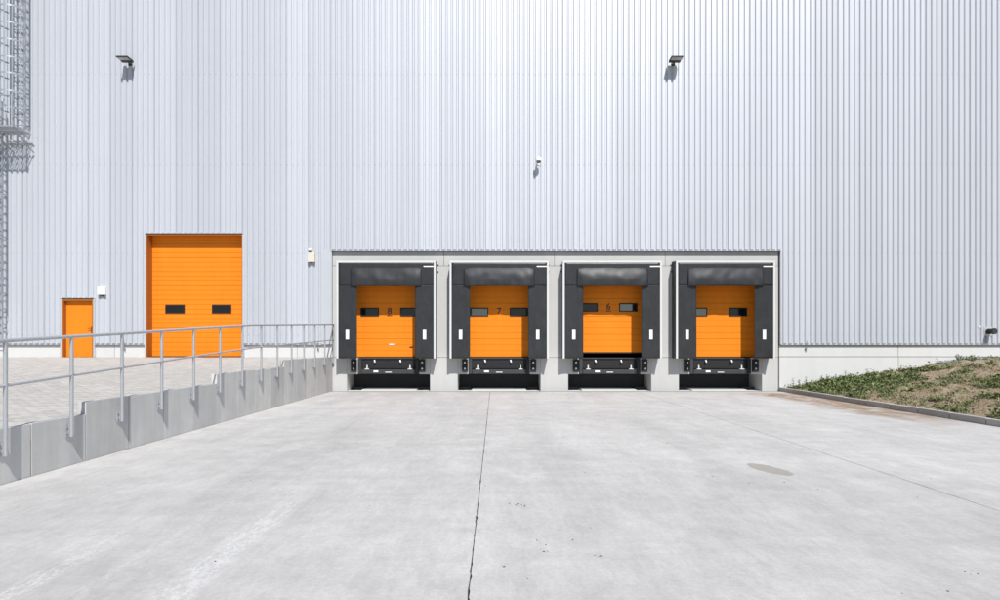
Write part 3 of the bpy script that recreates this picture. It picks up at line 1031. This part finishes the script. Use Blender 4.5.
x, z = 17.50, 2.12
o_ = (x, YC, z)
t = thing('outlet_pipe', 'black outlet pipe sticking out of the cladding at the far right', 'pipe', o_)
MB().tube([(x, YC + 0.05, z), (x, YC - 0.22, z)], 0.092, 20).build('pipe', 'rubber', t, o_)
MB().tube([(x, YC - 0.22, z), (x, YC - 0.29, z)], 0.104, 20).build('collar', 'black_steel', t, o_)
MB().tube([(x, YC - 0.291, z), (x, YC - 0.295, z)], 0.08, 16).build('end_cap', 'dark_steel', t, o_)
MB().bbox(x - 0.15, x + 0.15, YC - 0.012, YC + 0.01, z - 0.15, z + 0.15, 0.004).build('flange', 'trim', t, o_)
x, z = 17.2, 2.28
MBo = MB().bbox(x - 0.03, x + 0.03, YC - 0.05, YC + 0.01, z - 0.03, z + 0.03, 0.008).build('junction_button', 'white_plastic')
tag(MBo, 'tiny white button box on the cladding beside the black outlet pipe', 'switch')

for x, lab in ((-13.18, 'small earthing lug on the plinth between the two left orange doors'), (-6.29, 'small earthing lug on the plinth left of the docks'), (11.06, 'small earthing lug with a short rod on the plinth right of the docks')):
    z = 1.45
    yb = -0.03
    o_ = (x, yb, z)
    t = thing('earthing_lug', lab, 'earthing', o_, 'earthing lugs on the plinth')
    MB().tube([(x + 0.01, yb - 0.075, 1.80), (x, yb - 0.08, 1.56), (x, yb - 0.05, 1.50), (x, yb - 0.02, 1.43)], 0.009, 6).build('rod', 'galv_dark', t, o_)
    MB().bbox(x - 0.03, x + 0.03, yb - 0.045, yb + 0.001, 1.485, 1.535, 0.004).build('clamp', 'galv_dark', t, o_)
    MB().tube([(x + 0.02, yb, 1.44), (x + 0.02, yb - 0.05, 1.44)], 0.012, 6, smooth=False).build('screw', 'galv_dark', t, o_)

# ------------------------------------------------------------------ caged access ladder
def caged_ladder(xc, z0, z1, cz0, cz1, label):
    ys_ = YC - 0.24
    o_ = (xc, YC, z0)
    t = thing('caged_ladder', label, 'ladder', o_, 'caged ladder flights on the facade')
    for s in (-1, 1):
        MB().box(xc + s * 0.21 - 0.0125, xc + s * 0.21 + 0.0125, ys_ - 0.03, ys_ + 0.03, z0, z1).build('stringer', 'galv', t, o_)
        z = z0 + 0.5
        while z < z1:
            MB().box(xc + s * 0.21 - 0.005, xc + s * 0.21 + 0.005, ys_ + 0.031, YC + 0.01, z - 0.02, z + 0.02).build('wall_bracket', 'galv', t, o_)
            z += 1.6
    z = z0 + 0.2
    while z < z1:
        MB().tube([(xc - 0.2, ys_, z), (xc + 0.2, ys_, z)], 0.0145, 6, cap=False).build('rung', 'galv', t, o_)
        z += 0.28

    def hoop_pt(a, rad=0.355):
        return (xc + rad * math.cos(a), ys_ - 0.30 - (0.36 if math.sin(a) > 0 else 0.32) * math.sin(a))
    angs = [math.radians(k) for k in range(-52, 233, 12)]
    z = cz0
    while z <= cz1 + 0.01:
        pts = [(*hoop_pt(a), z) for a in angs]
        MB().ribbon(pts, 0.05, 0.006).build('hoop', 'galv', t, o_)
        z += 0.58 if False else 1.16 / 2
    for deg in (-30, 15, 52, 90, 128, 165, 210):
        px, py = hoop_pt(math.radians(deg), 0.349)
        MB().box(px - 0.02, px + 0.02, py - 0.0025, py + 0.0025, cz0 - 0.02, cz1 + 0.02).build('cage_strap', 'galv', t, o_)
    return t


caged_ladder(-16.70, 9.15, 16.0, 9.75, 15.9, 'upper flight of the galvanised caged ladder at the left edge')
caged_ladder(-17.50, 1.62, 10.2, 3.15, 10.1, 'lower flight of the galvanised caged ladder at the left edge, below the landing')
o_ = (-17.05, YC, 9.05)
t = thing('ladder_landing', 'small galvanised landing between the two ladder flights at the left edge', 'platform', o_)
gr = MB()
for k in range(34):
    gr.box(-17.92 + k * 0.047, -17.92 + k * 0.047 + 0.020, YC - 0.98, YC - 0.20, 9.06, 9.085)
tag(gr.build('grating', 'galv', t, o_), kind='stuff')
for y in (YC - 0.99, YC - 0.60, YC - 0.21):
    MB().box(-17.95, -16.31, y - 0.02, y + 0.02, 9.025, 9.058).build('bearer', 'galv', t, o_)
for xx in (-17.9, -17.08, -16.36):
    MB().tube([(xx, YC - 0.97, 9.02), (xx, YC + 0.0, 8.45)], 0.02, 6).build('brace', 'galv_dark', t, o_)
    if xx > -17.5:
        MB().tube([(xx, YC - 1.0, 9.0), (xx, YC - 1.0, 10.1)], 0.017, 8).build('guard_post', 'galv', t, o_)
MB().tube([(-17.08, YC - 1.0, 10.1), (-16.36, YC - 1.0, 10.1)], 0.017, 8).build('guard_rail', 'galv', t, o_)

# ------------------------------------------------------------------ kerb and weedy bank
KX = XR
kerb = MB().box(KX + 0.004, KX + 0.11, -40, -0.06, -0.1, 0.10).build('kerb', 'joint')
tag(kerb, kind='structure')
r = random.Random(17)
y = -0.06
while y > -22:
    dz = r.uniform(-0.006, 0.006)
    MB().bbox(KX - 0.002 + r.uniform(-0.004, 0.004), KX + 0.115, y - 0.992, y - 0.004, -0.08, 0.138 + dz, 0.012, 2).build('kerbstone', 'kerb', kerb)
    y -= 1.0


def bank_z(x, y):
    t = x - (KX + 0.11)
    pts = [(0, 0.10), (0.4, 0.14), (2.0, 0.42), (4.2, 0.74), (5.9, 1.06), (6.6, 1.13), (40, 1.15)]
    z = 1.15
    for (a, za), (b, zb) in zip(pts, pts[1:]):
        if t <= b:
            z = za + (zb - za) * (t - a) / (b - a)
            break
    am = min(1, t / 0.6)
    z += am * (0.055 * mnoise.noise(Vector((x * 0.9, y * 0.9, 3))) + 0.035 * mnoise.noise(Vector((x * 3.1, y * 3.1, 8))) + 0.03 * mnoise.noise(Vector((x * 8, y * 8, 1))))
    return z


bank = MB()
nx, ny_ = 170, 260
bx0, bx1, by0, by1 = KX + 0.10, KX + 14.0, -24.0, -0.035


def bank_pt(u, v):
    x = bx0 + (bx1 - bx0) * u ** 1.4
    y = by1 + (by0 - by1) * v
    return (x, y, bank_z(x, y))


bank.grid(lambda u, v: bank_pt(u, 1 - v), nx, ny_, False)
bank.add([(bx1, -60, 1.1), (60, -60, 1.1), (60, -0.04, 1.12), (bx1, -0.04, 1.12)], [(0, 1, 2, 3)])
bank.add([(bx0, -60, 0.1), (bx1, -60, 1.1), (bx1, by0, 1.12), (bx0, by0, 0.1)], [(0, 1, 2, 3)])
tag(bank.build('embankment', 'soil'), kind='structure')
# gravel strip along the wall on top of the bank
gs = MB().grid(lambda u, v: (15.6 + 19 * u, -0.62 + 0.56 * v, bank_z(15.6 + 19 * u, -0.62 + 0.56 * v) + 0.03 * v + 0.004 + 0.02 * mnoise.noise(Vector((u * 200, v * 6, 0)))), 160, 10, False).build('gravel_strip', 'gravel')
tag(gs, kind='structure')


def leaf(mb, p, yaw, pitch, ln, w):
    dx, dy = math.cos(yaw), math.sin(yaw)
    sx, sy = -dy, dx
    c, s = math.cos(pitch), math.sin(pitch)
    q = Vector(p)
    m_ = q + Vector((dx * c, dy * c, s)) * ln * 0.5
    e_ = m_ + Vector((dx * math.cos(pitch - 0.6), dy * math.cos(pitch - 0.6), math.sin(pitch - 0.6))) * ln * 0.5
    sd = Vector((sx, sy, 0)) * w * 0.5
    up = Vector((0, 0, w * 0.18))
    mb.add([q, m_ - sd + up, m_, m_ + sd + up, e_], [(0, 2, 1), (0, 3, 2), (1, 2, 4), (2, 3, 4)])


def clump(mb, x, y, rad, h, n, r, lw=0.35, big=1.0):
    z = bank_z(x, y)
    for k in range(n):
        a = r.random() * 2 * math.pi
        d = rad * math.sqrt(r.random())
        px, py = x + d * math.cos(a), y + d * math.sin(a)
        pz = bank_z(px, py) + h * r.random() * (1 - 0.6 * d / rad)
        ln = r.uniform(0.04, 0.10) * big
        leaf(mb, (px, py, pz), r.random() * 6.28, r.uniform(-0.1, 1.1), ln, ln * r.uniform(lw, lw * 2))


r = random.Random(23)
weeds, straw = MB(), MB()
n_cl = 0
tries = 0
while n_cl < 1050 and tries < 20000:
    tries += 1
    x = KX + 0.25 + 11.5 * r.random() ** 1.1
    y = -0.2 - 13.5 * r.random()
    d = D + y
    dens = mnoise.noise(Vector((x * 0.55, y * 0.55, 12.0))) + 0.35 * mnoise.noise(Vector((x * 1.9, y * 1.9, 2)))
    corner = math.exp(-((x - 11.6) / 1.5) ** 2 - ((y + 1.0) / 1.6) ** 2)
    if r.random() > 0.16 + 0.9 * max(0, dens * 1.7) + 1.0 * corner:
        continue
    clump(weeds, x, y, r.uniform(0.08, 0.28), r.uniform(0.04, 0.15), r.randint(20, 50), r)
    n_cl += 1
    if r.random() < 0.14:
        clump(weeds, x, y, r.uniform(0.2, 0.34), r.uniform(0.15, 0.30), r.randint(40, 80), r, big=1.5)
for k in range(170):      # the dense green patch in the corner by the wall
    x = KX + 0.25 + 3.0 * r.random() ** 0.9
    y = -0.15 - 3.0 * r.random() ** 1.2
    clump(weeds, x, y, r.uniform(0.12, 0.28), r.uniform(0.08, 0.2), r.randint(30, 60), r)
for k in range(8000):
    x = KX + 0.2 + 11.5 * r.random()
    y = -0.1 - 14 * r.random()
    if mnoise.noise(Vector((x * 0.7, y * 0.7, 30.0))) < -0.12:
        continue
    z = bank_z(x, y)
    for q in range(3):
        a = r.random() * 6.28
        ln = r.uniform(0.05, 0.16)
        leaf(straw, (x + r.gauss(0, 0.03), y + r.gauss(0, 0.03), z - 0.005), a, r.uniform(0.2, 1.2), ln, 0.02)
tag(weeds.build('weeds', 'leaf'), 'low green weeds sprouting over the soil bank on the right', 'weeds', kind='stuff')
tag(straw.build('dry_grass', 'straw'), 'sparse dry grass blades on the soil bank', 'grass', kind='stuff')

# taller stems standing out against the pale plinth
r = random.Random(31)
for px, h in ((793, 0.36), (799, 0.30), (806, 0.34), (822, 0.34), (827, 0.30), (836, 0.30), (845, 0.34), (867, 0.30), (937, 0.26), (958, 0.22)):
    y = -0.35 - 0.4 * r.random()
    x = (px - 495) * (D + y) / 600
    z = bank_z(x, y)
    o_ = (x, y, z)
    t = thing('weed_stem', 'tall leafy weed stem standing against the pale plinth at the top of the bank', 'weed', o_, 'taller weed stems along the plinth')
    MB().tube([(x, y, z - 0.02), (x + 0.01, y, z + h * 0.5), (x + r.uniform(-0.03, 0.03), y, z + h)], [0.006, 0.005, 0.003], 5).build('stem', 'leaf', t, o_)
    lf = MB()
    for k in range(26):
        f = 0.15 + 0.85 * r.random()
        ln = r.uniform(0.05, 0.11) * (1.1 - 0.4 * f)
        leaf(lf, (x, y, z + h * f), r.random() * 6.28, r.uniform(0.1, 0.9), ln, ln * 0.5)
    tag(lf.build('foliage', 'leaf', t, o_), kind='stuff')

# loose soil crumbs on the bank
mb = MB()
for k in range(1500):
    x = KX + 0.25 + 11 * r.random()
    y = -0.2 - 13 * r.random()
    s = r.uniform(0.012, 0.05) * (1.2 - 0.6 * r.random())
    z = bank_z(x, y)
    a = r.random() * 3.14
    c, sn = math.cos(a) * s, math.sin(a) * s
    mb.add([(x - c, y - sn, z - 0.01), (x + sn, y - c, z - 0.01), (x + c, y + sn, z - 0.01), (x - sn, y + c, z - 0.01), (x + s * 0.2, y, z + s * 0.8)], [(0, 1, 4), (1, 2, 4), (2, 3, 4), (3, 0, 4)])
tag(mb.build('soil_clods', 'soil'), 'loose clods of dry soil lying on the bank', 'soil', kind='stuff')
